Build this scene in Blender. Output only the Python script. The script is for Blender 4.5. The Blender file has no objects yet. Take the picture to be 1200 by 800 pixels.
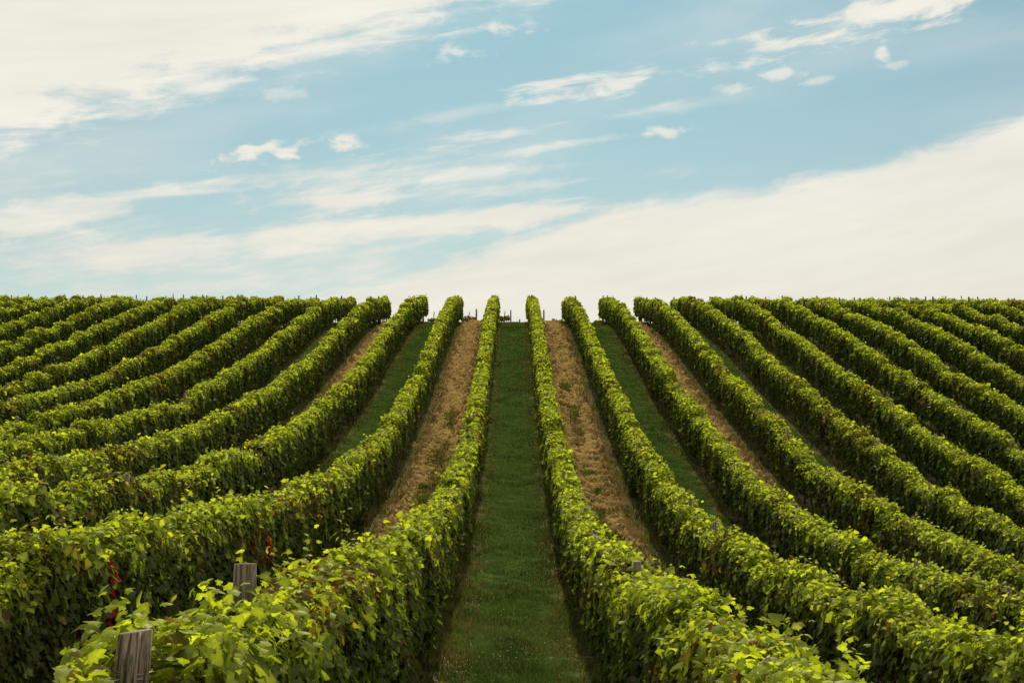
import bpy, math, random
import numpy as np

sc = bpy.context.scene
col = sc.collection
rng = np.random.default_rng(7)
random.seed(7)

# ------------------------------------------------------------------ camera
F_PX = 1800.0                       # focal length in pixels of a 1200 px wide picture
PITCH = math.atan(168.0 / F_PX)
cam_d = bpy.data.cameras.new('camera')
cam = bpy.data.objects.new('camera', cam_d)
col.objects.link(cam)
cam.location = (0, 0, 0)
cam.rotation_euler = (math.pi / 2 + PITCH, 0, 0)
cam_d.sensor_width = 36.0
cam_d.lens = 36.0 * F_PX / 1200.0
cam_d.shift_x = -1.0 / 1200.0
cam_d.clip_start = 0.1
cam_d.clip_end = 6000
sc.camera = cam

# ------------------------------------------------------------------ sun, sky, exposure
SUN_EL = math.radians(40)
SUN_AZ = math.radians(-0.5)           # measured from +Y (the view direction) towards +X
SUN_STRENGTH = 4.3
SKY_STRENGTH = 0.082
sun_d = bpy.data.lights.new('sun', 'SUN')
sun_d.energy = SUN_STRENGTH
sun_d.angle = math.radians(1.5)
sun_d.color = (1.0, 0.90, 0.70)
sun = bpy.data.objects.new('sun', sun_d)
col.objects.link(sun)
sun.location = (0, 0, 60)
# a sun lamp shines along its local -Z
sun.rotation_euler = (-(math.pi / 2 - SUN_EL), 0, -SUN_AZ)
sun.rotation_mode = 'XYZ'

sc.view_settings.view_transform = 'Standard'
sc.view_settings.look = 'None'
sc.view_settings.gamma = 1.0
sc.view_settings.exposure = 0.42
sc.view_settings.use_curve_mapping = False
cy = sc.cycles
cy.max_bounces = 6
cy.diffuse_bounces = 3
cy.glossy_bounces = 2
cy.transmission_bounces = 4
cy.transparent_max_bounces = 4
cy.use_denoising = True
cy.caustics_reflective = False
cy.caustics_refractive = False

world = bpy.data.worlds.new('World')
sc.world = world
world.use_nodes = True
wt = world.node_tree
wt.nodes.clear()


class G:
    """tiny helper to chain math nodes"""
    def __init__(self, tree):
        self.t = tree

    def n(self, typ, **kw):
        nd = self.t.nodes.new(typ)
        for k, v in kw.items():
            setattr(nd, k, v)
        return nd

    def put(self, sock, v):
        if hasattr(v, 'is_output') or isinstance(v, bpy.types.NodeSocket):
            self.t.links.new(v, sock)
        else:
            sock.default_value = v

    def m(self, op, a, b=None, c=None, clamp=False):
        nd = self.n('ShaderNodeMath', operation=op)
        nd.use_clamp = clamp
        self.put(nd.inputs[0], a)
        if b is not None:
            self.put(nd.inputs[1], b)
        if c is not None:
            self.put(nd.inputs[2], c)
        return nd.outputs[0]

    def lin(self, a, k, b):
        return self.m('MULTIPLY_ADD', a, k, b)

    def smooth(self, v, lo, hi, tlo=0.0, thi=1.0):
        nd = self.n('ShaderNodeMapRange')
        nd.interpolation_type = 'SMOOTHSTEP'
        self.put(nd.inputs[0], v)
        nd.inputs[1].default_value = lo
        nd.inputs[2].default_value = hi
        nd.inputs[3].default_value = tlo
        nd.inputs[4].default_value = thi
        return nd.outputs[0]

    def xyz(self, x, y, z):
        nd = self.n('ShaderNodeCombineXYZ')
        self.put(nd.inputs[0], x)
        self.put(nd.inputs[1], y)
        self.put(nd.inputs[2], z)
        return nd.outputs[0]

    def noise(self, vec, scale, detail=4.0, rough=0.55, dist=0.0, col=False):
        nd = self.n('ShaderNodeTexNoise')
        if vec is not None:
            self.put(nd.inputs['Vector'], vec)
        nd.inputs['Scale'].default_value = scale
        nd.inputs['Detail'].default_value = detail
        nd.inputs['Roughness'].default_value = rough
        nd.inputs['Distortion'].default_value = dist
        return nd.outputs[1 if col else 0]

    def mix(self, f, a, b, mode='MIX'):
        nd = self.n('ShaderNodeMix', data_type='RGBA', blend_type=mode)
        self.put(nd.inputs[0], f)
        self.put(nd.inputs[6], a)
        self.put(nd.inputs[7], b)
        return nd.outputs[2]


g = G(wt)
tc = g.n('ShaderNodeTexCoord')
sep = g.n('ShaderNodeSeparateXYZ')
wt.links.new(tc.outputs['Generated'], sep.inputs[0])
dx, dy, dz = sep.outputs
hyp = g.m('SQRT', g.m('ADD', g.m('MULTIPLY', dx, dx), g.m('MULTIPLY', dy, dy)))
az = g.m('MULTIPLY', g.m('ARCTAN2', dx, dy), 1800.0)              # compass bearing, 1800 units a radian
el = g.m('MULTIPLY', g.m('DIVIDE', dz, g.m('MAXIMUM', hyp, 0.001)), 1765.0)   # height above the horizon, same unit
# streaky high-cloud noise: long along a slightly rising direction
ca, sa = math.cos(math.radians(9)), math.sin(math.radians(9))
su = g.m('ADD', g.m('MULTIPLY', az, ca), g.m('MULTIPLY', el, sa))
sv = g.m('SUBTRACT', g.m('MULTIPLY', el, ca), g.m('MULTIPLY', az, sa))
n_str0 = g.noise(g.xyz(g.m('DIVIDE', su, 230.0), g.m('DIVIDE', sv, 34.0), 3.1), 1.0, 7, 0.6, 0.35)
n_fine0 = g.noise(g.xyz(g.m('DIVIDE', su, 70.0), g.m('DIVIDE', sv, 22.0), 8.3), 1.0, 8, 0.62, 0.5)
n_puff0 = g.noise(g.xyz(g.m('DIVIDE', az, 34.0), g.m('DIVIDE', el, 22.0), 1.7), 1.0, 6, 0.55, 0.3)
n_big = g.noise(g.xyz(g.m('DIVIDE', su, 420.0), g.m('DIVIDE', sv, 130.0), 5.0), 1.0, 5, 0.5, 0.2)

n_str = g.smooth(n_str0, 0.27, 0.73)
n_fine = g.smooth(n_fine0, 0.28, 0.72)
n_puff = g.smooth(n_puff0, 0.3, 0.7)


def lens(x0, y0, L, W, ang, k, amp_s, amp_f, soft, puff=0.0):
    """one cloud: an elongated patch in bearing and height, edges eaten by the streak noise"""
    a0, e0 = x0 - 601.0, 568.0 - y0
    c_, s_ = math.cos(math.radians(ang)), math.sin(math.radians(ang))
    da = g.m('SUBTRACT', az, a0)
    de = g.m('SUBTRACT', el, e0)
    u = g.m('ADD', g.m('MULTIPLY', da, c_ / L), g.m('MULTIPLY', de, s_ / L))
    v = g.m('ADD', g.m('MULTIPLY', da, -s_ / W), g.m('MULTIPLY', de, c_ / W))
    q = g.m('SQRT', g.m('ADD', g.m('MULTIPLY', u, u), g.m('MULTIPLY', v, v)))
    d = g.m('SUBTRACT', 1.0, q)
    d = g.m('ADD', d, g.lin(n_str, amp_s, -0.5 * amp_s))
    d = g.m('ADD', d, g.lin(n_fine, amp_f, -0.5 * amp_f))
    if puff:
        d = g.m('ADD', d, g.lin(n_puff, puff, -0.5 * puff))
    return g.smooth(d, 0.0, soft, 0.0, k)


dens = None


def add_cloud(c):
    global dens
    dens = c if dens is None else g.m('ADD', dens, g.m('MULTIPLY', c, g.m('SUBTRACT', 1.0, dens)))


# the great bank, upper left
s1 = g.m('ADD', g.lin(az, -0.335, 160.0 - 0.335 * 601 - 568.0), el)
d1 = g.m('DIVIDE', s1, 62.0)
d1 = g.m('ADD', d1, g.lin(n_str, 0.8, 0.40))
d1 = g.m('ADD', d1, g.lin(n_fine, 0.6, -0.25))
c1 = g.smooth(d1, -0.10, 0.95, 0.0, 0.98)
add_cloud(g.m('MULTIPLY', c1, g.smooth(az, -2600.0, -1500.0)))
# the great bank, lower right, with a crisp curved upper edge
fc = g.n('ShaderNodeFloatCurve')
t_in = g.lin(az, 1 / 2400.0, 0.5 - 1 / 2400.0)
wt.links.new(t_in, fc.inputs[1])
cv = fc.mapping.curves[0]
pts = [(-200, 415), (250, 375), (400, 338), (520, 305), (600, 278), (680, 250), (750, 233), (820, 229), (900, 222), (1000, 201), (1100, 176), (1200, 149), (1800, 40)]
mp = [((x - 1 + 600) / 2400.0, (568 - y) / 600.0) for x, y in pts]
cv.points[0].location = mp[0]
cv.points[1].location = mp[-1]
for p_ in mp[1:-1]:
    cv.points.new(*p_)
fc.mapping.update()
eb = g.m('MULTIPLY', fc.outputs[0], 600.0)
d2 = g.m('DIVIDE', g.m('SUBTRACT', eb, el), 30.0)
d2 = g.m('ADD', d2, g.lin(n_fine, 0.45, -0.22))
d2 = g.m('ADD', d2, g.lin(n_str, 0.35, -0.17))
add_cloud(g.smooth(d2, -0.1, 0.75, 0.0, 0.93))
# streaks and lenses between the two
for a in [
    (110, 258, 190, 26, 11, 0.75, 0.9, 0.5, 0.9),
    (30, 285, 130, 20, 8, 0.7, 0.9, 0.5, 0.9),
    (230, 236, 75, 6, 6, 0.6, 0.6, 0.4, 0.8),
    (390, 240, 115.5, 22.1, 7, 0.85, 1.0, 0.7, 1.2),
    (570, 164, 165.0, 11.7, 9, 0.75, 1.0, 0.7, 1.2),
    (620, 180, 121.0, 7.8, 9, 0.7, 1.0, 0.7, 1.2),
    (560, 205, 132.0, 11.7, 5, 0.6, 1.0, 0.7, 1.2),
    (430, 215, 130, 14, 8, 0.35, 0.9, 0.5, 1.0),
    (590, 256, 190, 22, 4, 0.9, 0.6, 0.35, 0.6),
    (500, 272, 130, 16, 5, 0.7, 0.7, 0.4, 0.8),
    (340, 290, 130, 18, 8, 0.45, 0.9, 0.5, 1.0),
    (200, 305, 230, 26, 7, 0.5, 0.9, 0.5, 1.0),
    (150, 320, 480, 70, 3, 0.85, 0.9, 0.5, 1.6),
    (520, 140, 210, 12, 10, 0.35, 1.2, 0.9, 1.5),
    (640, 150, 190, 10, 9, 0.4, 1.2, 0.9, 1.5),
    (470, 190, 230, 14, 8, 0.35, 1.2, 0.9, 1.5),
    (330, 215, 220, 16, 7, 0.35, 1.2, 0.9, 1.5),
    (600, 222, 170, 12, 5, 0.45, 1.2, 0.9, 1.4),
    (800, 130, 150, 10, 8, 0.25, 1.2, 0.9, 1.5),
    (150, 215, 200, 14, 9, 0.3, 1.2, 0.9, 1.5),
    (420, 300, 330, 60, 3, 0.7, 0.9, 0.5, 1.6),
    (-100, 250, 300, 60, 6, 0.4, 0.9, 0.5, 1.6),
    (480, 235, 330, 50, 5, 0.3, 1.0, 0.6, 1.6),
    (700, 101, 115, 17, 8, 0.85, 1.0, 0.9, 0.9),
    (650, 118, 60, 6, 8, 0.6, 0.8, 0.5, 0.9),
    (760, 88, 60, 8, 3, 0.5, 1.0, 0.8, 0.9),
    (1030, 30, 175, 24, 11, 0.9, 1.1, 0.9, 0.8),
    (1120, 14, 100, 20, 8, 0.8, 0.9, 0.7, 0.8),
    (930, 60, 90, 12, 10, 0.6, 1.1, 0.8, 0.9),
    (400, 55, 150, 22, 16, 0.45, 1.3, 0.6, 0.9),
]:
    add_cloud(lens(*a))
for a in [
    (286, 190, 66, 15, 6, 0.95, 0.4, 0.6, 0.9, 1.3),
    (334, 184, 44, 13, 12, 0.9, 0.4, 0.6, 0.9, 1.3),
    (262, 191, 30, 8, 4, 0.6, 0.5, 0.6, 1.2, 1.5),
    (388, 177, 28, 12, 4, 0.95, 0.3, 0.5, 0.8, 1.1),
    (413, 172, 13, 8, -20, 0.6, 0.4, 0.6, 1.1, 1.3),
    (538, 62, 30, 12, 0, 0.6, 0.6, 0.8, 1.4, 1.6),
    (606, 33, 34, 11, 4, 0.7, 0.6, 0.8, 1.3, 1.5),
    (520, 18, 28, 10, -15, 0.6, 0.6, 0.8, 1.4, 1.6),
    (1036, 74, 10, 13, 30, 0.75, 0.6, 0.9, 1.2, 1.4),
    (1050, 93, 14, 6, 0, 0.4, 0.6, 0.9, 1.3, 1.4),
    (926, 97, 26, 7, 3, 0.7, 0.6, 0.8, 1.2, 1.2),
    (866, 111, 24, 7, 0, 0.5, 0.6, 0.8, 1.3, 1.2),
    (960, 105, 18, 5, 8, 0.5, 0.6, 0.8, 1.3, 1.2),
    (785, 160, 42, 7, 4, 0.75, 0.7, 0.8, 1.2, 1.2),
    (840, 56, 22, 6, 0, 0.5, 0.6, 0.8, 1.3, 1.3),
    (890, 76, 26, 8, 0, 0.7, 0.6, 0.8, 1.2, 1.3),
    (820, 84, 30, 10, 5, 0.5, 0.7, 0.9, 1.3, 1.5),
    (155, 150, 40, 8, 5, 0.3, 0.8, 0.8, 1.4, 1.4),
    (330, 118, 34, 7, 8, 0.35, 0.8, 0.8, 1.4, 1.4),
    (1165, 345, 22, 10, 0, 0.4, 0.5, 0.6, 1.3, 1.2),
]:
    add_cloud(lens(*a))
# thin veils everywhere and broken cloud over the unseen sky behind the viewer, thickened for fill
veil = g.m('MULTIPLY', g.smooth(n_big, 0.42, 0.75), 0.30)
add_cloud(veil)
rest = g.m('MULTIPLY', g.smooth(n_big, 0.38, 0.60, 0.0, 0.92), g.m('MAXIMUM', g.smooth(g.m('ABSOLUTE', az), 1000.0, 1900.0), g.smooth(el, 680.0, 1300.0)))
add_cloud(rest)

nish = g.n('ShaderNodeTexSky', sky_type='NISHITA')
nish.sun_disc = False
nish.sun_elevation = SUN_EL
nish.sun_rotation = SUN_AZ
nish.altitude = 200
nish.air_density = 1.0
nish.dust_density = 1.0
nish.ozone_density = 1.5
clear = g.mix(1.0, nish.outputs[0], (0.265, 0.56, 0.575, 1), 'MULTIPLY')
K = 0.755 / SKY_STRENGTH
CREAM = (0.845 * K, 0.800 * K, 0.690 * K, 1)
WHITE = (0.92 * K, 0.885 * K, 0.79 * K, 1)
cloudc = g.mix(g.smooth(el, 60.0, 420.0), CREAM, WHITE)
shade = g.m('ADD', g.lin(n_big, 0.16, 0.87), g.lin(n_str, 0.075, -0.037))
cs = g.n('ShaderNodeCombineColor')
for i_ in range(3):
    wt.links.new(shade, cs.inputs[i_])
cloudc = g.mix(1.0, cloudc, cs.outputs[0], 'MULTIPLY')
back_fill = g.smooth(g.m('ABSOLUTE', az), 1300.0, 2600.0, 1.0, 1.5)     # unseen clouds behind the viewer, brightened as fill on the row sides
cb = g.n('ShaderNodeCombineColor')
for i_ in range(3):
    wt.links.new(back_fill, cb.inputs[i_])
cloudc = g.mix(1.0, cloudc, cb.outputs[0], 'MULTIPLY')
haze_f = g.m('ADD', g.m('MULTIPLY', g.m('POWER', 2.718, g.m('DIVIDE', g.m('MAXIMUM', el, 0.0), -300.0)), 1.05), 0.02)
clear = g.mix(haze_f, clear, CREAM)
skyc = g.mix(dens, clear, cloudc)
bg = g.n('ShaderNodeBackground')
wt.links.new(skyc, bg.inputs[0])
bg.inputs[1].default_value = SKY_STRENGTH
wo = g.n('ShaderNodeOutputWorld')
wt.links.new(bg.outputs[0], wo.inputs[0])

# ------------------------------------------------------------------ helpers
SP = 2.2                            # distance between vine rows
CANOPY = 1.47                       # height of the canopy top above the ground
Y_END = 94.0                        # the rows end on the crest


def hash2(ix, iy, seed):
    h = (ix.astype(np.int64) * 374761393 + iy.astype(np.int64) * 668265263 + seed * 974634777) & 0x7fffffff
    h = ((h ^ (h >> 13)) * 1274126177) & 0x7fffffff
    return ((h ^ (h >> 16)) & 0xffff) / 65535.0


def vnoise(x, y, seed=0):
    x = np.asarray(x, float)
    y = np.broadcast_to(np.asarray(y, float), x.shape)
    ix, iy = np.floor(x), np.floor(y)
    fx, fy = x - ix, y - iy
    fx = fx * fx * (3 - 2 * fx)
    fy = fy * fy * (3 - 2 * fy)
    a, b = hash2(ix, iy, seed), hash2(ix + 1, iy, seed)
    c, d = hash2(ix, iy + 1, seed), hash2(ix + 1, iy + 1, seed)
    return (a * (1 - fx) + b * fx) * (1 - fy) + (c * (1 - fx) + d * fx) * fy


def fbm(x, y, seed=0, oct=3):
    s, a, t = 0, 1.0, 0
    for o in range(oct):
        s = s + a * vnoise(x * 2 ** o, y * 2 ** o, seed + o * 17)
        t += a
        a *= 0.5
    return s / t


# the hillside: height of the canopy line for a distance Y and a bearing X/Y
KN = np.array([4, 8, 12, 17, 23, 30, 38, 47, 57, 68, 80, 95.])
CO = np.array([
    [-0.499, -0.601, -0.684, -0.628, -0.473, 0.07, 1.055, 2.655, 4.613, 7.103, 9.628, 11.494],
    [-0.048, -0.279, -0.472, -0.681, -0.877, -1.001, -0.916, -0.538, -0.207, 0.042, -0.058, -0.076],
    [-0.046, -0.052, -0.063, -0.069, -0.052, -0.145, -0.32, -0.42, -0.446, -0.246, -0.07, 0.0]])
_fy = np.arange(-20, 120, 0.25)
_tab = []
for c_ in CO:
    t_ = np.interp(_fy, KN, c_)
    t_ = np.where(_fy > 95, c_[-1] + (_fy - 95) * (c_[-1] - c_[-2]) / 15.0, t_)
    k_ = np.exp(-0.5 * (np.arange(-24, 25) * 0.25 / 2.0) ** 2)
    k_ /= k_.sum()
    _tab.append(np.convolve(np.pad(t_, 24, mode='edge'), k_, mode='valid'))


def ground_z(X, Y):
    X = np.asarray(X, float)
    Y = np.asarray(Y, float)
    Yc = np.clip(Y, 2.0, 95.0)
    v = 3 * X / np.maximum(Yc, 4.0)
    v = 1.15 * np.tanh(v / 1.15 * (1 + 0.12 * np.minimum(np.abs(v), 1.2)))
    z = np.interp(Yc, _fy, _tab[0]) + v * np.interp(Yc, _fy, _tab[1]) + v * v * np.interp(Yc, _fy, _tab[2]) - CANOPY
    d = np.maximum(Y - 95.0, 0.0)
    dq = np.minimum(d, 22.0)
    return z + 0.118 * dq - 0.0062 * dq * dq - np.maximum(d - 22.0, 0) * 0.155


def tag(o, label=None, cat=None, group=None, kind=None):
    if label: o['label'] = label
    if cat: o['category'] = cat
    if group: o['group'] = group
    if kind: o['kind'] = kind
    return o


def mesh_np(name, verts, faces, mat, colors=None, smooth=False):
    """verts (n,3), faces (m,3|4) -> mesh datablock"""
    me = bpy.data.meshes.new(name)
    n, m, k = len(verts), len(faces), faces.shape[1]
    me.vertices.add(n)
    me.vertices.foreach_set('co', np.ascontiguousarray(verts, np.float32).ravel())
    me.loops.add(m * k)
    me.loops.foreach_set('vertex_index', np.ascontiguousarray(faces, np.int32).ravel())
    me.polygons.add(m)
    me.polygons.foreach_set('loop_start', np.arange(0, m * k, k, dtype=np.int32))
    if colors is not None:
        at = me.color_attributes.new('tint', 'FLOAT_COLOR', 'POINT')
        c4 = np.ones((n, 4), np.float32)
        c4[:, :3] = colors
        at.data.foreach_set('color', c4.ravel())
    me.update(calc_edges=True)
    if smooth:
        me.polygons.foreach_set('use_smooth', np.ones(m, bool))
    me.materials.append(mat)
    return me


def link(name, me, parent=None, loc=None):
    o = bpy.data.objects.new(name, me)
    col.objects.link(o)
    if parent is not None:
        o.parent = parent
    if loc is not None:
        o.location = loc
    return o


def tube(pts, radii, seg=8, cap=True, phase=0.0, lump=None):
    """a tapered tube along pts -> verts, quad faces (triangular caps as degenerate-free fans of quads)"""
    pts = np.asarray(pts, float)
    n = len(pts)
    tang = np.gradient(pts, axis=0)
    tang /= np.linalg.norm(tang, axis=1)[:, None]
    ref = np.array([0.0, 1.0, 0.0]) if abs(tang[0][1]) < 0.8 else np.array([1.0, 0, 0])
    V, Fc = [], []
    for i in range(n):
        a = np.cross(tang[i], ref)
        a /= np.linalg.norm(a)
        b = np.cross(tang[i], a)
        for j in range(seg):
            th = phase + 2 * math.pi * j / seg
            r = radii[i] * (1.0 if lump is None else lump(i, j))
            V.append(pts[i] + r * (math.cos(th) * a + math.sin(th) * b))
    for i in range(n - 1):
        for j in range(seg):
            j2 = (j + 1) % seg
            Fc.append((i * seg + j, i * seg + j2, (i + 1) * seg + j2))
            Fc.append((i * seg + j, (i + 1) * seg + j2, (i + 1) * seg + j))
    if cap:
        for i, s in ((0, 1), (n - 1, -1)):
            V.append(pts[i])
            c = len(V) - 1
            for j in range(seg):
                j2 = (j + 1) % seg
                Fc.append((c, i * seg + j2, i * seg + j) if s > 0 else (c, i * seg + j, i * seg + j2))
    return np.array(V), np.array(Fc)


def join_np(parts):
    V, Fc, o = [], [], 0
    for v, f in parts:
        V.append(v)
        Fc.append(f + o)
        o += len(v)
    return np.concatenate(V), np.concatenate(Fc)


# ------------------------------------------------------------------ materials
def new_mat(name):
    m = bpy.data.materials.new(name)
    m.use_nodes = True
    t = m.node_tree
    t.nodes.clear()
    out = t.nodes.new('ShaderNodeOutputMaterial')
    return m, G(t), out


def leaf_material(name, trans=0.42, gain=(1.9, 1.75, 0.9), rough=0.42, spec=0.35):
    m, q, out = new_mat(name)
    a = q.n('ShaderNodeAttribute')
    a.attribute_name = 'tint'
    tco = q.n('ShaderNodeTexCoord')
    nz = q.noise(tco.outputs['Object'], 38.0, 3)
    base = q.mix(q.smooth(nz, 0.3, 0.7, 0.0, 0.35), a.outputs['Color'], (0.05, 0.045, 0.012, 1))
    df = q.n('ShaderNodeBsdfDiffuse')
    q.put(df.inputs['Color'], base)
    gl = q.n('ShaderNodeBsdfGlossy')
    gl.inputs['Color'].default_value = (0.9, 0.95, 0.7, 1)
    gl.inputs['Roughness'].default_value = rough
    p = q.n('ShaderNodeMixShader')
    p.inputs[0].default_value = spec
    q.t.links.new(df.outputs[0], p.inputs[1])
    q.t.links.new(gl.outputs[0], p.inputs[2])
    tr = q.n('ShaderNodeBsdfTranslucent')
    q.put(tr.inputs['Color'], q.mix(1.0, base, (*gain, 1), 'MULTIPLY'))
    mx = q.n('ShaderNodeMixShader')
    mx.inputs[0].default_value = trans
    q.t.links.new(p.outputs[0], mx.inputs[1])
    q.t.links.new(tr.outputs[0], mx.inputs[2])
    q.t.links.new(mx.outputs[0], out.inputs[0])
    return m


M_LEAF = leaf_material('vine_leaf', 0.5, (1.65, 1.70, 0.55), 0.45, 0.022)
M_GRASS = leaf_material('grass_blade', 0.25, (1.2, 1.3, 0.8), 0.9, 0.0)


def wood_material(name, c0, c1, scale):
    m, q, out = new_mat(name)
    tco = q.n('ShaderNodeTexCoord')
    mp_ = q.n('ShaderNodeMapping')
    q.t.links.new(tco.outputs['Object'], mp_.inputs[0])
    mp_.inputs['Scale'].default_value = (scale, scale, scale * 0.05)
    oi = q.n('ShaderNodeObjectInfo')
    nz = q.noise(mp_.outputs[0], 1.0, 6, 0.65, 0.6)
    nz2 = q.noise(tco.outputs['Object'], 16.0, 4)
    c = q.mix(q.smooth(nz, 0.40, 0.62), (*c0, 1), (*c1, 1))
    c = q.mix(q.smooth(nz2, 0.45, 0.75, 0.0, 0.5), c, (0.10, 0.10, 0.055, 1))
    c = q.mix(q.m('MULTIPLY', oi.outputs['Random'], 0.45), c, (0.07, 0.055, 0.04, 1))
    p = q.n('ShaderNodeBsdfPrincipled')
    q.put(p.inputs['Base Color'], c)
    p.inputs['Roughness'].default_value = 0.85
    p.inputs['Specular IOR Level'].default_value = 0.2
    b = q.n('ShaderNodeBump')
    b.inputs['Strength'].default_value = 0.9
    b.inputs['Distance'].default_value = 0.006
    q.t.links.new(nz, b.inputs['Height'])
    q.t.links.new(b.outputs[0], p.inputs['Normal'])
    q.t.links.new(p.outputs[0], out.inputs[0])
    return m


M_POST = wood_material('weathered_wood', (0.028, 0.021, 0.012), (0.27, 0.205, 0.125), 85)
M_TRUNK = wood_material('vine_bark', (0.045, 0.03, 0.02), (0.17, 0.12, 0.08), 60)

M_WIRE, q, out = new_mat('dull_wire')
p = q.n('ShaderNodeBsdfPrincipled')
p.inputs['Base Color'].default_value = (0.20, 0.19, 0.17, 1)
p.inputs['Metallic'].default_value = 0.6
p.inputs['Roughness'].default_value = 0.55
q.t.links.new(p.outputs[0], out.inputs[0])

# the ground: grass lanes, bare lanes and the brown strip under each row, all by their real position
M_GROUND, q, out = new_mat('hillside_ground')
tco = q.n('ShaderNodeTexCoord')
sp_ = q.n('ShaderNodeSeparateXYZ')
q.t.links.new(tco.outputs['Object'], sp_.inputs[0])
gx, gy, gz = sp_.outputs
wob = q.noise(tco.outputs['Object'], 1.3, 4)
gxw = q.m('ADD', gx, q.lin(wob, 0.7, -0.35))
per = q.m('PINGPONG', gxw, SP)                                    # 0 on a grassed lane, 2.2 on a bare lane
row_d = q.m('ABSOLUTE', q.m('SUBTRACT', q.m('PINGPONG', gxw, SP / 2 * 2), SP / 2))   # 0 on a row
n1 = q.noise(tco.outputs['Object'], 3.0, 6, 0.6)
n2 = q.noise(tco.outputs['Object'], 22.0, 5, 0.6)
grass = q.mix(q.smooth(n1, 0.3, 0.7), (0.017, 0.034, 0.008, 1), (0.045, 0.074, 0.016, 1))
grass = q.mix(q.smooth(n2, 0.55, 0.8, 0, 0.45), grass, (0.035, 0.040, 0.014, 1))
soil = q.mix(q.smooth(n1, 0.3, 0.7), (0.07, 0.045, 0.02, 1), (0.13, 0.08, 0.034, 1))
strip = q.mix(q.smooth(n1, 0.35, 0.65), (0.115, 0.090, 0.042, 1), (0.070, 0.074, 0.025, 1))
bare = q.m('MULTIPLY', q.smooth(per, 1.2, 1.6), q.smooth(q.m('ABSOLUTE', gx), 9.0, 8.6))
c = q.mix(bare, grass, soil)
c = q.mix(q.smooth(row_d, 0.5, 0.3), c, strip)
p = q.n('ShaderNodeBsdfPrincipled')
q.put(p.inputs['Base Color'], c)
p.inputs['Roughness'].default_value = 0.95
p.inputs['Specular IOR Level'].default_value = 0.0
b = q.n('ShaderNodeBump')
b.inputs['Strength'].default_value = 0.7
b.inputs['Distance'].default_value = 0.03
q.t.links.new(n2, b.inputs['Height'])
q.t.links.new(b.outputs[0], p.inputs['Normal'])
q.t.links.new(p.outputs[0], out.inputs[0])

M_SOIL, q, out = new_mat('broken_soil')
tco = q.n('ShaderNodeTexCoord')
n1 = q.noise(tco.outputs['Object'], 2.2, 5, 0.6)
n2 = q.noise(tco.outputs['Object'], 14.0, 6, 0.65)
n3 = q.noise(tco.outputs['Object'], 60.0, 4, 0.6)
c = q.mix(q.smooth(n2, 0.3, 0.7), (0.165, 0.107, 0.034, 1), (0.375, 0.252, 0.085, 1))
c = q.mix(q.smooth(n1, 0.42, 0.62, 0, 0.5), c, (0.085, 0.058, 0.024, 1))
n4 = q.noise(tco.outputs['Object'], 13.0, 8, 0.75, 0.4)
c = q.mix(q.smooth(n4, 0.52, 0.68, 0, 0.6), c, (0.050, 0.036, 0.018, 1))
c = q.mix(q.smooth(n3, 0.5, 0.8, 0, 0.5), c, (0.27, 0.18, 0.08, 1))
p = q.n('ShaderNodeBsdfPrincipled')
q.put(p.inputs['Base Color'], c)
p.inputs['Roughness'].default_value = 0.95
p.inputs['Specular IOR Level'].default_value = 0.0
b = q.n('ShaderNodeBump')
b.inputs['Strength'].default_value = 0.8
b.inputs['Distance'].default_value = 0.015
q.t.links.new(n3, b.inputs['Height'])
q.t.links.new(b.outputs[0], p.inputs['Normal'])
q.t.links.new(p.outputs[0], out.inputs[0])

M_FLOWER, q, out = new_mat('small_white_flower')
p = q.n('ShaderNodeBsdfPrincipled')
p.inputs['Base Color'].default_value = (0.62, 0.62, 0.36, 1)
p.inputs['Roughness'].default_value = 0.7
q.t.links.new(p.outputs[0], out.inputs[0])


# ------------------------------------------------------------------ ground
def grid_mesh(name, xs, ys, zf, mat, smooth=True):
    Xg, Yg = np.meshgrid(xs, ys)
    V = np.stack([Xg, Yg, zf(Xg, Yg)], -1).reshape(-1, 3)
    nx, ny = len(xs), len(ys)
    i = np.arange(nx - 1)[None, :] + np.arange(ny - 1)[:, None] * nx
    Fc = np.stack([i, i + 1, i + nx + 1, i + nx], -1).reshape(-1, 4)
    return mesh_np(name, V, Fc, mat, smooth=smooth)


far = np.array([40, 48, 60, 80, 110, 160, 240, 400, 700, 1200, 2000.])
xs = np.concatenate([-far[::-1], np.arange(-36, 36.01, 0.3), far])
ys = np.concatenate([[-400, -200, -100, -60, -30, -15, -8, -4, -2], np.arange(0, 104, 0.3), [106, 109, 113, 118, 125, 140, 160, 200, 260, 350, 500, 800, 1400, 2200.]])


def ground_rough(X, Y):
    near = (np.abs(X) < 36) & (Y > 0) & (Y < 104)
    return ground_z(X, Y) + np.where(near, (fbm(X * 1.1, Y * 1.1, 5) - 0.5) * 0.05, 0)


ground = tag(link('ground', grid_mesh('ground', xs, ys, ground_rough, M_GROUND)), kind='structure')

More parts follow.
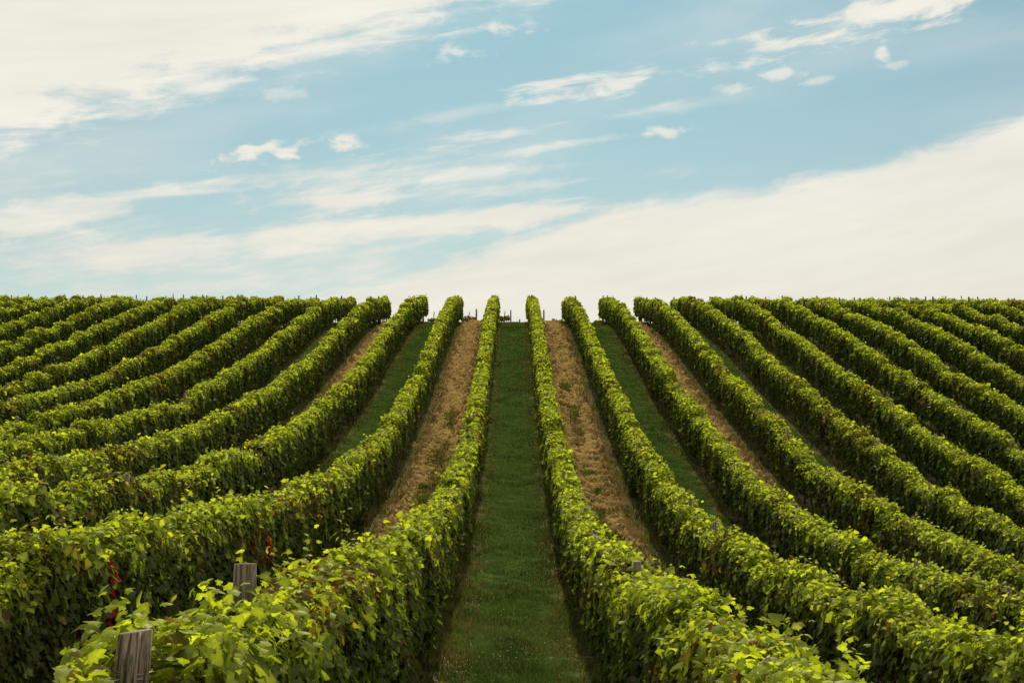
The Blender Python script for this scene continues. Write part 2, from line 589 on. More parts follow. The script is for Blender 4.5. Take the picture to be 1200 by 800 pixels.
# the bare lanes: broken, clodded soil with wheel ruts, real relief
for lane in (-3, -1, 1, 3):
    xc = lane * SP
    y0 = max(7.0, abs(xc) / 0.40)
    sd_ = 1.0 if lane > 0 else -1.0
    xs = np.arange(-0.76, 0.7601, 0.038) + xc - 0.14 * sd_
    ys = np.concatenate([np.arange(y0, 45, 0.045), np.arange(45, 97.5, 0.08)])

    def zf(X, Y, xc=xc, lane=lane):
        side = 1.0 if lane > 0 else -1.0
        L = (X - xc) * side                                  # + is the side away from the camera's own lane
        edge = np.clip((0.74 - np.abs(X - xc + 0.14 * side)) / 0.26 + (fbm(X * 3, Y * 1.5, 91) - 0.5) * 2.6, 0, 1)
        edge = np.where(np.abs(X - xc + 0.14 * side) > 0.73, 0.0, edge)
        rut = np.exp(-((L - 0.46 - 0.05 * np.sin(Y * 0.31)) / 0.15) ** 2) + np.exp(-((L + 0.45) / 0.17) ** 2)
        clod = np.maximum(fbm(X * 9, Y * 8, 31 + lane, 2) - 0.42, 0) * 0.46
        tread = np.maximum(vnoise(X * 3.4, Y * 6.0, 77 + lane) - 0.35, 0) * 0.30
        green = np.clip((fbm(X * 0.9, Y * 0.35, 41 + lane) - 0.60 + 0.36 * np.clip((64 - Y) / 15, 0, 1)) * 7, 0, 1) * np.exp(-((L + 0.12) / 0.38) ** 2)
        h = 0.02 + clod * (0.75 + 0.7 * rut) + tread * rut - 0.07 * rut
        h = h * (1 - 0.75 * green) - 0.030 * green
        return ground_rough(X, Y) + (h + 0.02) * edge - 0.05 + 0.03 * edge

    tag(link('bare_soil_lane', grid_mesh('bare_soil_lane', xs, ys, zf, M_SOIL)), kind='structure')

# ------------------------------------------------------------------ leaf templates
half = [(0.05, -0.02), (0.22, -0.20), (0.43, -0.06), (0.37, 0.10), (0.56, 0.30), (0.35, 0.40), (0.30, 0.52), (0.20, 0.70)]
outl = half + [(0.0, 0.88)] + [(-x, y) for x, y in half[::-1]]
T_NEAR_V = np.array([(0.0, 0.22, 0.0)] + [(x, y, -0.32 * abs(x) - 0.22 * max(y - 0.3, 0) ** 2 * 2) for x, y in outl])
T_NEAR_F = np.array([(0, i, i + 1) for i in range(1, len(outl))] + [(0, len(outl), 1)])
T_MID_V = np.array([(0, -0.12, 0), (0.46, -0.06, -0.15), (0.48, 0.36, -0.17), (0.22, 0.58, -0.1), (0, 0.85, -0.12),
                    (-0.22, 0.58, -0.1), (-0.48, 0.36, -0.17), (-0.46, -0.06, -0.15), (0, 0.3, 0.02)])
T_MID_F = np.array([(8, 0, 1), (8, 1, 2), (8, 2, 4), (8, 4, 6), (8, 6, 7), (8, 7, 0)])
T_FAR_V = np.array([(0, -0.2, 0), (0.5, 0.25, -0.16), (0, 0.85, -0.05), (-0.5, 0.25, -0.16)])
T_FAR_F = np.array([(0, 1, 2), (0, 2, 3)])
# the hexagonal middle template skips two of its points
keep = [0, 1, 2, 4, 6, 7, 8]
T_MID_V = T_MID_V[keep]
T_MID_F = np.array([(6, 0, 1), (6, 1, 2), (6, 2, 3), (6, 3, 4), (6, 4, 5), (6, 5, 0)])


# a leaf is a little paler along its ribs and darker at its rim
TONE = {len(T_NEAR_V): np.array([1.25] + [0.85 if i % 2 else 1.0 for i in range(len(T_NEAR_V) - 1)]),
        len(T_MID_V): np.array([1.0, 0.9, 0.92, 1.0, 0.92, 0.9, 1.2]), len(T_FAR_V): np.ones(4)}


def norm(a):
    return a / np.maximum(np.linalg.norm(a, axis=-1, keepdims=True), 1e-9)


def place_leaves(P, N, T, S, curl, Cc, tv, tf):
    """instances of one leaf template as plain geometry"""
    n, k = len(P), len(tv)
    N = norm(N)
    T = norm(T - (T * N).sum(-1, keepdims=True) * N)
    B = np.cross(T, N)
    V = (P[:, None, :] + S[:, None, None] * (tv[None, :, 0:1] * B[:, None, :] + tv[None, :, 1:2] * T[:, None, :]
         + (tv[None, :, 2:3] * curl[:, None, None]) * N[:, None, :]))
    Fc = tf[None] + (np.arange(n) * k)[:, None, None]
    return V.reshape(-1, 3), Fc.reshape(-1, 3), (Cc[:, None, :] * TONE[k][None, :, None]).reshape(-1, 3)


C_DARK = np.array((0.034, 0.055, 0.011))
C_MID = np.array((0.088, 0.120, 0.019))
C_YOUNG_LIT = np.array((0.345, 0.395, 0.034))
C_YELLOW = np.array((0.20, 0.175, 0.025))
C_BROWN = np.array((0.095, 0.052, 0.024))
C_RED = np.array((0.30, 0.014, 0.022))


def leaf_colours(X, Y, z, top, rowseed, n):
    """z in 0..1 up the canopy; paler on top: young leaves, plus the sunlit band put into the colour"""
    r = rng.random(n)
    C = C_DARK + (C_MID - C_DARK) * (rng.random(n) ** 1.2)[:, None]
    yf = np.clip((z - 0.74) * 2.6 + top * 0.6, 0, 1) * (0.35 + 0.65 * rng.random(n))  # young growth and the sunlit top band, both put into the leaf colour
    C = C + (C_YOUNG_LIT - C) * yf[:, None]
    aut = fbm(Y * 0.55, z * 2.2 + rowseed * 7.7, 300 + rowseed, 3)
    pa = np.clip((aut - 0.57) * 3.0, 0, 0.6) + 0.012
    isy = r < pa * 0.5
    isb = (r > pa * 0.5) & (r < pa * 0.95)
    C[isy] = C_YELLOW * (0.35 + 0.75 * rng.random(isy.sum()))[:, None]
    C[isb] = C_BROWN * (0.5 + 0.8 * rng.random(isb.sum()))[:, None]
    C = C * (0.75 + 0.5 * rng.random(n))[:, None]
    return C


RED_SPOTS = {-2: [(11.9, 0.10, 0.74, 1.26), (19.2, 0.12, 0.70, 1.12), (24.0, 0.12, 0.25, 0.5)],
             1: [], -1: [(5.9, 0.07, 0.95, 1.05), (8.2, 0.08, 0.6, 0.8)]}


def hedge(k, X0, y0, y1, dens_k=1.0):
    """all the leaves of one row between y0 and y1; world coordinates"""
    seed = k * 13 + 500
    # leaf size grows a little with distance, density falls to match
    bands = []
    edges = [y for y in (y0, 14, 24, 40, 60, y1) if y0 <= y <= y1]
    out_ = []
    for a, b_ in zip(edges[:-1], edges[1:]):
        if b_ - a < 0.05:
            continue
        ym = 0.5 * (a + b_)
        if ym < 14:
            s0, tv, tf, dpm = 0.061, T_NEAR_V, T_NEAR_F, 3300
        elif ym < 24:
            s0, tv, tf, dpm = 0.076, T_MID_V, T_MID_F, 2100
        elif ym < 40:
            s0, tv, tf, dpm = 0.086, T_MID_V, T_MID_F, 1600
        elif ym < 60:
            s0, tv, tf, dpm = 0.100, T_FAR_V, T_FAR_F, 1250
        else:
            s0, tv, tf, dpm = 0.110, T_FAR_V, T_FAR_F, 1000
        n = int(dpm * dens_k * (b_ - a))
        Y = a + (b_ - a) * rng.random(n)
        # local shape of the canopy
        thin = fbm(Y * 0.45, 3.3, seed + 4, 2)
        amp = 1.0 + 0.6 * np.clip((Y - 70) / 12, 0, 1)
        zt = CANOPY - 0.07 + amp * 0.38 * (fbm(Y * 1.1, 0.5, seed, 3) - 0.5) + amp * 0.26 * (vnoise(Y * 3.8, 7.5, seed + 1) - 0.5)
        far_ = 1.0 if abs(k) > 1 else np.clip((Y - 9) / 3, 0, 1)
        zt = zt - far_ * (0.9 * np.clip(vnoise(Y * 0.75, 9.1, seed + 31) - 0.72, 0, 0.3) + 0.5 * np.clip(vnoise(Y * 2.1, 4.1, seed + 32) - 0.75, 0, 0.3))
        if abs(k) == 1:
            zt = np.where(Y < 9, CANOPY - 0.07 + (zt - CANOPY + 0.07) * 0.6, zt)
        if k == 1:
            zt = zt - 0.08 * np.clip((9 - Y) / 3, 0, 1)
        if k == -1:
            zt = zt - 0.04 * np.clip((9 - Y) / 3, 0, 1) + 0.05 * np.clip((5.2 - Y) / 0.6, 0, 1)
        zb = 0.40 + 0.36 * (fbm(Y * 0.9, 1.5, seed + 2, 3) - 0.5) * 2
        zb = np.clip(zb, 0.10, 0.8)
        wm = 0.218 + 0.16 * (fbm(Y * 0.8, 2.5, seed + 3, 3) - 0.5)
        u = rng.random(n)
        is_top = u < 0.26
        sgn = np.where(rng.random(n) < 0.5, -1.0, 1.0)
        h = rng.random(n) ** 0.92
        z = np.where(is_top, zt, zb + (zt - zb) * h)
        hh = (z - zb) / (zt - zb)
        bulge = 1.0 + 0.42 * (vnoise(Y * 3.4, z * 3.4 + sgn * 50, seed + 8) - 0.5) + 0.22 * (vnoise(Y * 8, z * 8 + sgn * 90, seed + 9) - 0.5)
        prof = 1.0 - 0.14 * np.clip((hh - 0.72) / 0.28, 0, 1) ** 2 - 0.16 * np.clip((0.30 - hh) / 0.3, 0, 1)
        inset = rng.exponential(0.045, n)
        xs_ = sgn * np.maximum(wm * bulge * prof - inset, 0.0) + sgn * 0.02
        xt_ = wm * 0.98 * (2 * rng.random(n) - 1)
        x = np.where(is_top, xt_, xs_)
        z = np.where(is_top, zt - 0.08 * (xt_ / 0.25) ** 2 - rng.exponential(0.04, n) + rng.exponential(0.028, n) + 0.015, z + 0.02 * rng.standard_normal(n))
        P = np.stack([X0 + x, Y, z], -1)
        J = rng.standard_normal((n, 3))
        ns = np.stack([sgn * 1.0, np.zeros(n), np.full(n, 0.35)], -1) + J * np.array([0.35, 0.55, 0.45])
        nt = np.stack([x * 1.5, np.zeros(n), np.full(n, 1.0)], -1) + J * np.array([0.6, 0.6, 0.35])
        N = np.where(is_top[:, None], nt, ns)
        Jt = rng.standard_normal((n, 3))
        Tt = np.where(is_top[:, None], Jt * np.array([1, 1, 0.3]), np.stack([sgn * 0.25, np.zeros(n), np.full(n, -1.0)], -1) + Jt * 0.5)
        S = s0 * np.clip(1.0 + 0.36 * rng.standard_normal(n), 0.4, 1.8)
        S = np.where(is_top, S * 0.78, S)
        C = leaf_colours(X0, Y, np.clip(hh, 0, 1), is_top * 1.0, abs(k) + (40 if k < 0 else 0), n)
        # holes and weak vines: patches of the wall with few leaves
        hole = vnoise(Y * 2.3 + sgn * 37, z * 2.6, seed + 21) * 0.6 + vnoise(Y * 0.5, 0.3, seed + 22) * 0.4
        ok = is_top | (rng.random(n) < np.clip((hole - 0.20) * 7 + 0.12, 0.12, 1.0))
        P, N, Tt, S, C, Yk = P[ok], N[ok], Tt[ok], S[ok], C[ok], Y
        # shoots that rise above the trimmed line
        ns_ = int((b_ - a) * (11.0 if abs(k) == 1 and ym < 14 else 5.5 if ym < 14 else 4.0 if ym < 40 else 2.4))
        ys_ = a + (b_ - a) * rng.random(ns_)
        hs = np.clip(rng.exponential(0.095 if ym < 40 else 0.05, ns_), 0.02, 0.30 if ym < 24 else 0.18)
        lean = rng.standard_normal((ns_, 2)) * 0.35
        bx = (2 * rng.random(ns_) - 1) * 0.18
        per_s = 12 if ym < 40 else 6
        f = np.tile(np.linspace(0, 1, per_s), ns_)
        idx = np.repeat(np.arange(ns_), per_s)
        m_ = len(f)
        base_z = np.interp(ys_, np.sort(Y), zt[np.argsort(Y)])
        Psh = np.stack([X0 + bx[idx] + lean[idx, 0] * hs[idx] * f, ys_[idx] + lean[idx, 1] * hs[idx] * f, base_z[idx] - 0.03 + (hs[idx] + 0.03) * f], -1)
        Psh += rng.standard_normal((m_, 3)) * np.array([0.026, 0.026, 0.012])
        Nsh = np.array([0, -0.15, 1.0]) + rng.standard_normal((m_, 3)) * 0.55
        Tsh = rng.standard_normal((m_, 3)) * np.array([1, 1, 0.35])
        Ssh = s0 * (0.95 - 0.45 * f) * (0.8 + 0.4 * rng.random(m_))
        Csh = C_YOUNG_LIT * (0.75 + 0.55 * rng.random(m_))[:, None] + (C_MID - C_YOUNG_LIT) * (0.5 * rng.random(m_))[:, None]
        P = np.concatenate([P, Psh]); N = np.concatenate([N, Nsh]); Tt = np.concatenate([Tt, Tsh])
        S = np.concatenate([S, Ssh]); C = np.concatenate([C, Csh])
        # strands of leaves turned red
        for ry, rw, z0_, z1_ in RED_SPOTS.get(k, []):
            mm = (np.abs(P[:, 1] - ry - 0.04 * np.sin(P[:, 2] * 9)) < rw * (0.6 + 0.5 * rng.random(len(P)))) & (P[:, 2] > z0_) & (P[:, 2] < z1_) & (rng.random(len(P)) < 0.85)
            C[mm] = C_RED * (0.5 + 0.9 * rng.random(mm.sum()))[:, None]
        if ym < 40:                                   # the green canes that carry those leaves
            q0 = np.stack([X0 + bx, ys_, base_z - 0.10], -1)
            q1 = np.stack([X0 + bx + lean[:, 0] * hs, ys_ + lean[:, 1] * hs, base_z + hs], -1)
            ok = ~((k == -1) & (ys_ < 4.55))
            q0, q1 = q0[ok], q1[ok]
            for q_ in (q0, q1):
                q_[:, 2] += ground_z(np.full(len(q_), X0), q_[:, 1])
            r3 = np.array([(1, 0, 0), (-0.5, 0.87, 0), (-0.5, -0.87, 0)]) * (0.0028 if ym < 24 else 0.004)
            Vc = np.concatenate([q0[:, None] + r3[None], q1[:, None]], 1).reshape(-1, 3)
            Fcn = (np.array([(0, 1, 3), (1, 2, 3), (2, 0, 3)])[None] + (np.arange(len(q0)) * 4)[:, None, None]).reshape(-1, 3)
            out_.append((Vc, Fcn, np.tile((C_MID * 0.8 + C_BROWN * 0.5)[None], (len(Vc), 1))))
        P[:, 2] += ground_z(np.full(len(P), X0), P[:, 1])
        if k == -1:                                   # the end post stands free of leaves on the near side
            ok = ~(((P[:, 1] < 4.50) & (P[:, 0] / P[:, 1] > -0.262)) | ((P[:, 1] < 4.75) & (P[:, 0] / P[:, 1] < -0.288)))
            P, N, Tt, S, C = P[ok], N[ok], Tt[ok], S[ok], C[ok]
        curl = 0.4 + 1.3 * rng.random(len(P))
        out_.append(place_leaves(P, N, Tt, S, curl, C, tv, tf))
    V, Fc, Cc, o = [], [], [], 0
    for v, f, c in out_:
        V.append(v); Fc.append(f + o); Cc.append(c)
        o += len(v)
    return np.concatenate(V), np.concatenate(Fc), np.concatenate(Cc)


# ------------------------------------------------------------------ vine trunks (a few shapes, shared)
def trunk_mesh(i):
    r = random.Random(i)
    h = 0.82
    n = 7
    pts = [(0, 0, -0.06)]
    x = y = 0.0
    for j in range(1, n):
        x += r.uniform(-0.022, 0.022)
        y += r.uniform(-0.03, 0.03)
        pts.append((x, y, h * j / (n - 1)))
    rad = [0.034, 0.026, 0.024, 0.022, 0.021, 0.024, 0.028]
    parts = [tube(pts, [a * r.uniform(0.85, 1.2) for a in rad], 7)]
    for s in (-1, 1):                                           # the two arms tied along the wire
        top = np.array(pts[-1])
        arm = [top + (0, 0, -0.02)]
        for j in range(1, 5):
            arm.append(top + np.array((r.uniform(-0.015, 0.015), s * 0.13 * j, 0.03 + r.uniform(-0.02, 0.02))))
        parts.append(tube(arm, [0.017, 0.014, 0.012, 0.010, 0.008], 6))
    V, Fc = join_np(parts)
    return mesh_np('trunk', V, Fc, M_TRUNK, smooth=True)


TRUNKS = [trunk_mesh(i) for i in range(6)]

# ------------------------------------------------------------------ vine rows
ORD = ['first', 'second', 'third', 'fourth', 'fifth', 'sixth', 'seventh', 'eighth', 'ninth', 'tenth', 'eleventh',
       'twelfth', 'thirteenth', 'fourteenth', 'fifteenth']
ROW_LABEL = {
    -1: 'vine row edging the grass lane, left side, two thick grey posts at its end',
    1: 'vine row edging the grass lane, right side, running out of the bottom edge',
    -2: 'second vine row left of the grass lane, with a hanging strand of red leaves',
    2: 'second vine row right of the grass lane, behind the right strip of bare soil',
}
ROW_X, ROW_Y0 = {}, {}
for k in [s * i for i in range(1, 16) for s in (-1, 1)]:
    X0 = (2 * abs(k) - 1) * SP / 2 * (1 if k > 0 else -1)
    y0 = {-1: 3.75, 1: 3.6}.get(k, abs(X0) / 0.47)
    y1 = Y_END + random.uniform(-0.5, 0.5)
    ROW_X[k], ROW_Y0[k] = X0, y0
    org = np.array([X0, y0, float(ground_z(X0, y0))])
    root = bpy.data.objects.new('vine_row', None)
    col.objects.link(root)
    root.location = org
    side = 'left' if k < 0 else 'right'
    lab = ROW_LABEL.get(k, '%s row of trimmed green vines counted %s from the central grass lane' % (ORD[abs(k) - 1], side))
    tag(root, lab, 'vine row', 'trimmed vine rows running up the hill')
    V, Fc, Cc = hedge(k, X0, y0, y1)
    link('foliage', mesh_np('foliage', V - org, Fc, M_LEAF, Cc), root)
    # trellis wires: one part of the row
    yy = np.arange(max(y0 + 0.1, 4.5), y1, 2.5)
    wp = []
    for hz_ in (0.80, 1.04, 1.24):
        pts_ = np.stack([np.full(len(yy), X0 + 0.045), yy, ground_z(np.full(len(yy), X0), yy) + hz_], -1) - org
        wp.append(tube(pts_, [0.0016] * len(yy), 4, cap=False))
    V, Fc = join_np(wp)
    link('trellis_wire', mesh_np('trellis_wire', V, Fc, M_WIRE), root)
    # trunks
    y = y0 + 0.35
    while y < y1 - 0.2:
        t = link('trunk', random.choice(TRUNKS), root)
        xj = random.uniform(-0.03, 0.03)
        t.location = (xj, y - y0, float(ground_z(X0, y)) - org[2])
        t.rotation_euler = (random.uniform(-0.08, 0.08), random.uniform(-0.06, 0.06), random.choice((0, math.pi)) + random.uniform(-0.2, 0.2))
        sc_ = random.uniform(0.85, 1.12)
        t.scale = (sc_ * random.uniform(0.85, 1.3), 1.0, random.uniform(0.94, 1.04))
        y += 1.1 + random.uniform(-0.12, 0.12)


# ------------------------------------------------------------------ trellis posts
def post_mesh(seed, r, h, seg, rings, worn):
    rr = random.Random(seed)
    ph = [rr.uniform(0, 6.28) for _ in range(6)]
    cracks = [(rr.randrange(seg), rr.uniform(0.05, 0.13) * worn) for _ in range(max(2, seg // 7))]
    pts = [(rr.uniform(-.002, .002), rr.uniform(-.002, .002), -0.15 + (h + 0.15) * i / (rings - 1)) for i in range(rings)]

    def lump(i, j):
        th = 2 * math.pi * j / seg
        v = 1 + 0.05 * worn * math.sin(2 * th + ph[0] + i * 0.05) + 0.03 * worn * math.sin(5 * th + ph[1]) + 0.02 * worn * math.sin(9 * th + ph[2])
        for cj, dp in cracks:
            if j == cj:
                v -= dp
        if i == rings - 1:
            v *= 0.93
        return v
    V, Fc = tube(pts, [r * (1.06 - 0.08 * i / (rings - 1)) for i in range(rings)], seg, lump=lump)
    top = V[:, 2] > h - 0.004
    V[top, 2] += V[top, 0] * rr.uniform(-0.22, 0.22) + V[top, 1] * rr.uniform(-0.15, 0.15)
    return mesh_np('wooden_post', V, Fc, M_POST)


POSTS = [post_mesh(i, 0.036 + 0.004 * (i % 3), 1.60, 12, 6, 1.0) for i in range(6)]
P_LABEL_G = 'wooden trellis posts standing in the vine rows'


def add_post(k, Y, label, top_z=None, mesh=None, dx=0.0, tilt=(0, 0)):
    X = ROW_X[k] + dx
    zg = float(ground_z(X, Y))
    o = link('wooden_post', mesh or random.choice(POSTS))
    o.location = (X, Y, zg)
    o.rotation_euler = (tilt[0], tilt[1], random.uniform(0, 6.28) if mesh is None else 0.3)
    if top_z is not None:
        o.scale = (1, 1, (top_z - zg) / 1.60)
    return tag(o, label, 'post', P_LABEL_G)


def y_of(k, px):
    return abs(ROW_X[k]) * F_PX / abs(px - 601.0)


def z_of(py, Y):
    b = (400 - py) / F_PX
    cp, sp2 = math.cos(PITCH), math.sin(PITCH)
    return Y * (sp2 + cp * b) / (cp - sp2 * b)


big1 = post_mesh(101, 0.054, 1.60, 40, 14, 1.25)
big2 = post_mesh(102, 0.047, 1.60, 40, 14, 1.25)
Y1, Y2 = y_of(-1, 155), y_of(-1, 290)
pa = add_post(-1, Y1, 'thick grey weathered post with a split top, nearest of all, wire wound around it', z_of(739, Y1), big1, dx=-0.085, tilt=(0.0, 0.07))
ring = []
for i in range(6):
    z = 1.60 - 0.115 - 0.011 * i + 0.006 * (i % 2)
    th = np.linspace(0, 2 * math.pi, 25)
    ring.append(tube(np.stack([0.053 * np.cos(th), 0.053 * np.sin(th), z + 0.006 * np.sin(th + i)], -1), [0.0017] * 25, 5, cap=False))
V, Fc = join_np(ring)
link('wire_winding', mesh_np('wire_winding', V, Fc, M_WIRE), pa)
add_post(-1, Y2, 'tall grey weathered post rising clear above bright leaves, second along the near left row', z_of(660, Y2), big2, tilt=(0.0, 0.0))

# posts that can be made out in the photograph: row, picture column
seen = {1: [664, 681, 699, 715, 740, 911], 2: [752, 767, 806, 838, 1026, 1197], 3: [1003, 1070, 1171], 4: [923, 1021],
        -2: [420], -3: [307, 144, 37], -4: [62], -5: [123, 168], -6: [20]}
for k in sorted(ROW_X, key=abs):
    ys_ = [y_of(k, px) for px in seen.get(k, [])]
    sure = len(ys_)
    lo = max([max(ROW_Y0[k], abs(ROW_X[k]) / 0.37) + 0.4] + ys_ + ([8.0] if k == -1 else []))
    y = lo + random.uniform(4.2, 5.6)
    while y < Y_END - 0.6:
        ys_.append(y)
        y += random.uniform(4.6, 5.8)
    if Y_END - 0.3 - max(ys_) > 1.5:
        ys_.append(Y_END - 0.3)
    order = sorted(ys_)
    for y in ys_:
        i = order.index(y)
        side = 'left' if k < 0 else 'right'
        row = '%s vine row %s of the grass lane' % (ORD[abs(k) - 1], side)
        if y == order[-1]:
            lab = 'dark crest post ending the %s' % row
        else:
            lab = '%s grey post up the %s' % ((ORD + ['sixteenth', 'seventeenth', 'eighteenth', 'nineteenth', 'twentieth', 'twenty-first', 'twenty-second'])[i], row)
        hh = 1.46 + (0.10 if y in ys_[:sure] else random.uniform(-0.05, 0.10)) + (0.20 if y > 80 else 0) - (0.13 if y < 7 else 0)
        add_post(k, y, lab, float(ground_z(ROW_X[k], y)) + hh, dx=random.uniform(-0.05, 0.05), tilt=(random.uniform(-.03, .03), random.uniform(-.03, .03)))

# posts and vines of the next block, just over the crest
over = [(558, 101.0, 362, 'dark post over the crest beside russet vine leaves, above the left bare soil'),
        (598.5, 100.0, 363, 'dark post on the skyline at the top of the grass lane, left and taller'),
        (609, 103.0, 374, 'short dark post on the skyline at the top of the grass lane'),
        (647.5, 103.0, 373, 'short dark post on the skyline above the right bare soil'),
        (637.5, 97.5, 363, 'dark post at the far end of the near right row, on the skyline')]
for px, Y, py, lab in over:
    X = (px - 601.0) / F_PX * Y
    zg = float(ground_z(X, Y))
    o = link('wooden_post', random.choice(POSTS))
    o.location = (X, Y, zg)
    o.scale = (1.2, 1.2, (z_of(py, Y) - zg) / 1.60)
    tag(o, lab, 'post', 'posts of the next block over the crest')
for pxa, pxb, Y, py, colr, lab in [(541, 557, 101.3, 371, C_BROWN, 'russet vine bush over the crest above the left bare soil'),
                                   (585, 597, 100.3, 371, C_BROWN, 'small russet vine bush at the top left of the grass lane'),
                                   (650, 668, 103.2, 376, C_MID, 'low green vine bush on the skyline above the right bare soil'),
                                   (697, 708, 101.0, 377, C_MID, 'low green vine bush on the skyline right of the second right row'),
                                   (501, 514, 101.0, 374, C_MID, 'low green vine bush on the skyline left of the second left row')]:
    xa, xb = (pxa - 601) / F_PX * Y, (pxb - 601) / F_PX * Y
    zt = z_of(py, Y)
    xm = 0.5 * (xa + xb)
    zg = float(ground_z(xm, Y))
    n = 260
    P = np.stack([xa + (xb - xa) * rng.random(n), Y + 0.25 * rng.standard_normal(n), zg + 0.25 + (zt - zg - 0.25) * rng.random(n) ** 0.8], -1)
    C = (colr * 0.8 + C_MID * 0.2) * (0.6 + 0.8 * rng.random(n))[:, None]
    V, Fc, Cc = place_leaves(P, rng.standard_normal((n, 3)) + (0, 0, 0.6), rng.standard_normal((n, 3)), 0.12 * (0.7 + 0.6 * rng.random(n)), np.ones(n), C, T_FAR_V, T_FAR_F)
    org = np.array([xm, Y, zg])
    root = bpy.data.objects.new('vine_bush', None)
    col.objects.link(root)
    root.location = org
    tag(root, lab, 'vine', 'vines of the next block over the crest')
    link('foliage', mesh_np('foliage', V - org, Fc, M_LEAF, Cc), root)
    link('trunk', TRUNKS[0], root)


# ------------------------------------------------------------------ grass, weeds, litter, flowers (uncountable)
def blades(X, Y, L, W, lean, C):
    n = len(X)
    th = rng.random(n) * 2 * math.pi
    d = np.stack([np.cos(th), np.sin(th), np.zeros(n)], -1)
    s = np.stack([-np.sin(th), np.cos(th), np.zeros(n)], -1)
    b0 = np.stack([X, Y, ground_rough(X, Y) - 0.012], -1)
    up = np.array([0, 0, 1.0])
    mid = b0 + up * (L * 0.6)[:, None] + d * (L * lean * 0.35)[:, None]
    tip = b0 + up * (L * (1 - 0.25 * lean))[:, None] + d * (L * lean)[:, None]
    V = np.stack([b0 - s * (W / 2)[:, None], b0 + s * (W / 2)[:, None], mid + s * (W * 0.4)[:, None], mid - s * (W * 0.4)[:, None], tip], 1)
    f = np.array([(0, 1, 2), (0, 2, 3), (3, 2, 4)])
    Fc = f[None] + (np.arange(n) * 5)[:, None, None]
    return V.reshape(-1, 3), Fc.reshape(-1, 3), np.repeat(C, 5, 0)


G_DARK = np.array((0.017, 0.036, 0.008))
G_LITE = np.array((0.066, 0.106, 0.024))
G_DRY = np.array((0.13, 0.11, 0.042))


def lane_grass(xc, hw, y0, y1, dens, L0, W0, dry=0.06, thin=0.0, tone=(1.5, 1.55, 1.5)):
    n = int((y1 - y0) * 2 * hw * dens)
    X = xc + hw * (2 * rng.random(n) - 1)
    Y = y0 + (y1 - y0) * rng.random(n)
    cl = fbm(X * 2.2, Y * 2.2, 61, 3)
    keep_ = rng.random(n) < np.clip(0.45 + (cl - 0.5 + (0.2 - thin)) * 4, 0.05, 1)
    X, Y, cl = X[keep_], Y[keep_], cl[keep_]
    n = len(X)
    e = np.abs(X - xc) / hw
    L = L0 * (0.55 + 0.9 * rng.random(n)) * (0.7 + 0.8 * np.clip((cl - 0.35) * 2.2, 0, 1)) * (1 - 0.25 * e)
    W = W0 * (0.7 + 0.6 * rng.random(n))
    C = G_DARK + (G_LITE - G_DARK) * np.clip(0.15 + 0.75 * rng.random(n) + (fbm(X * 1.3, Y * 0.9, 71) - 0.5) * 2.2, 0, 1)[:, None]
    track = np.exp(-((np.abs(X - xc) - 0.52) / 0.14) ** 2)
    C = C * (1 + 0.35 * (vnoise(X * 0.8, Y * 0.35, 83) - 0.5))[:, None]
    L = L * (1 - 0.35 * track)
    worn = np.clip((fbm(X * 1.1, Y * 0.5, 141) - 0.52 + 0.05 * (X - xc)) * 5, 0, 1)
    isd = rng.random(n) < dry + 0.16 * track + 0.28 * worn + 0.22 * np.clip(e - 0.55, 0, 1)
    C[isd] = G_DRY * (0.5 + 0.8 * rng.random(isd.sum()))[:, None]
    C = C * np.array(tone)
    return blades(X, Y, L, W, 0.25 + 0.7 * rng.random(n), C)


parts = []
for xc, start in ((0, 8.0), (-2 * SP, 12.5), (2 * SP, 12.5), (-4 * SP, 24), (4 * SP, 24), (-5 * SP, 30), (5 * SP, 30), (6 * SP, 36), (-6 * SP, 36), (7 * SP, 42), (-7 * SP, 42)):
    for a, b_, dn, L0, W0 in ((8, 16, 3000, 0.075, 0.0055), (16, 26, 1500, 0.075, 0.008), (26, 44, 620, 0.075, 0.013), (44, 68, 300, 0.075, 0.02), (68, 97.5, 170, 0.075, 0.028)):
        a = max(a, start)
        if b_ > a and not (abs(xc) > 5 and b_ > 80):
            parts.append(lane_grass(xc, 0.95, a, b_, dn * (1 if abs(xc) < 5 else 0.6), L0, W0))


def join_c(parts):
    V, Fc, Cc, o = [], [], [], 0
    for v, f, c in parts:
        V.append(v); Fc.append(f + o); Cc.append(c)
        o += len(v)
    return np.concatenate(V), np.concatenate(Fc), np.concatenate(Cc)


V, Fc, Cc = join_c(parts)
tag(link('grass', mesh_np('grass', V, Fc, M_GRASS, Cc)), 'short dark green grass covering the grassed lanes', 'grass', kind='stuff')

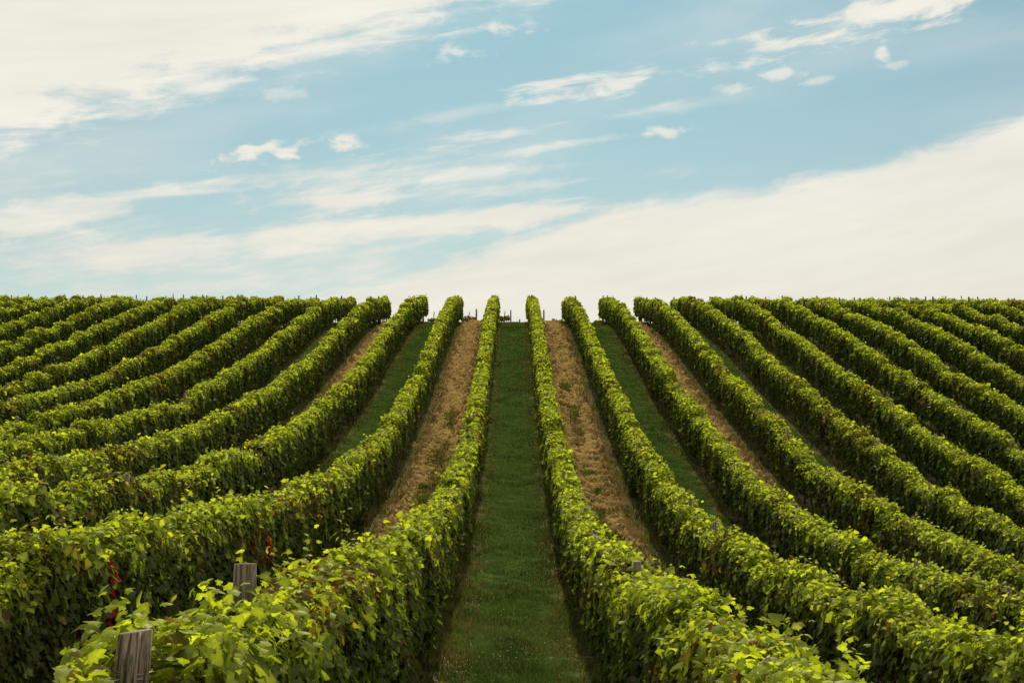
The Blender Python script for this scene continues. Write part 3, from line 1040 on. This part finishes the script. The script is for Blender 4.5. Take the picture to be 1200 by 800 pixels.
# weeds: sparse along the foot of every row and in the middle of the bare lanes
parts = []
for k, X0 in ROW_X.items():
    if abs(k) > 7:
        continue
    for a, b_, dn, L0, W0 in ((4, 16, 420, 0.13, 0.008), (16, 26, 300, 0.13, 0.011), (26, 44, 170, 0.13, 0.017), (44, 94, 80, 0.13, 0.028)):
        a = max(a, ROW_Y0[k])
        if b_ > a:
            parts.append(lane_grass(X0, 0.62 if abs(k) < 5 else 0.45, a, b_, dn * 1.7, L0, W0, dry=0.16, thin=0.05, tone=(1.45, 1.25, 1.15)))
for lane in (-3, -1, 1, 3):
    for a, b_, dn, L0, W0 in ((7, 16, 700, 0.08, 0.008), (16, 26, 500, 0.08, 0.011), (26, 44, 330, 0.09, 0.017), (44, 94, 120, 0.09, 0.026)):
        a = max(a, abs(lane * SP) / 0.4)
        if a >= b_:
            continue
        v_, f_, c_ = lane_grass(lane * SP - 0.12 * (1 if lane > 0 else -1), 0.45, a, b_, dn * 2, L0, W0, dry=0.18, thin=0.10, tone=(1.6, 1.4, 1.2))
        # only on the green patches between the ruts
        ctr = v_.reshape(-1, 5, 3)[:, 0]
        gm = (fbm(ctr[:, 0] * 0.9, ctr[:, 1] * 0.35, 41 + lane) - 0.57 + 0.38 * np.clip((64 - ctr[:, 1]) / 15, 0, 1)) * 6 > rng.random(len(ctr))
        n_ = gm.sum()
        v_ = v_.reshape(-1, 5, 3)[gm].reshape(-1, 3)
        c_ = c_.reshape(-1, 5, 3)[gm].reshape(-1, 3)
        f_ = (np.array([(0, 1, 2), (0, 2, 3), (3, 2, 4)])[None] + (np.arange(n_) * 5)[:, None, None]).reshape(-1, 3)
        if n_:
            parts.append((v_, f_, c_))
V, Fc, Cc = join_c(parts)
tag(link('weeds', mesh_np('weeds', V, Fc, M_GRASS, Cc)), 'olive and straw coloured weeds at the foot of the vine rows', 'weeds', kind='stuff')

# fallen leaves under the near rows
n = 5200
kk = rng.choice([-1, 1, -2, 2, -3, 3], n)
X = np.array([ROW_X[a] for a in kk]) + rng.standard_normal(n) * 0.3
Y = 4.5 + 30 * rng.random(n) ** 1.3
P = np.stack([X, Y, ground_rough(X, Y) + 0.012], -1)
C = C_BROWN * (0.4 + 0.9 * rng.random(n))[:, None] + C_YELLOW * (0.25 * rng.random(n) ** 2)[:, None]
V, Fc, Cc = place_leaves(P, rng.standard_normal((n, 3)) * 0.45 + (0, 0, 1), rng.standard_normal((n, 3)), 0.075 * (0.6 + 0.7 * rng.random(n)), 1.5 * rng.random(n), C, T_MID_V, T_MID_F)
tag(link('fallen_leaves', mesh_np('fallen_leaves', V, Fc, M_LEAF, Cc)), 'dry brown fallen leaves under the near vine rows', 'fallen leaves', kind='stuff')

# tiny pale flower heads in the near grass
n = 900
Y = 9.5 + 26 * rng.random(n) ** 1.6
X = 0.8 * (2 * rng.random(n) - 1)
m_ = rng.random(n) < np.clip((fbm(X * 1.4, Y * 0.8, 123) - 0.5) * 6, 0.04, 1)
X, Y = X[m_], Y[m_]
n = len(X)
octv = np.array([(1, 0, 0), (-1, 0, 0), (0, 1, 0), (0, -1, 0), (0, 0, 1), (0, 0, -1.)])
octf = np.array([(0, 2, 4), (2, 1, 4), (1, 3, 4), (3, 0, 4), (2, 0, 5), (1, 2, 5), (3, 1, 5), (0, 3, 5)])
P = np.stack([X, Y, ground_rough(X, Y) + 0.05 + 0.03 * rng.random(n)], -1)
r_ = 0.004 + 0.0045 * rng.random(n)
V = (P[:, None] + octv[None] * r_[:, None, None]).reshape(-1, 3)
Fc = (octf[None] + (np.arange(n) * 6)[:, None, None]).reshape(-1, 3)
tag(link('clover_flowers', mesh_np('clover_flowers', V, Fc, M_FLOWER)), 'tiny pale clover flowers scattered in the near grass', 'flowers', kind='stuff')
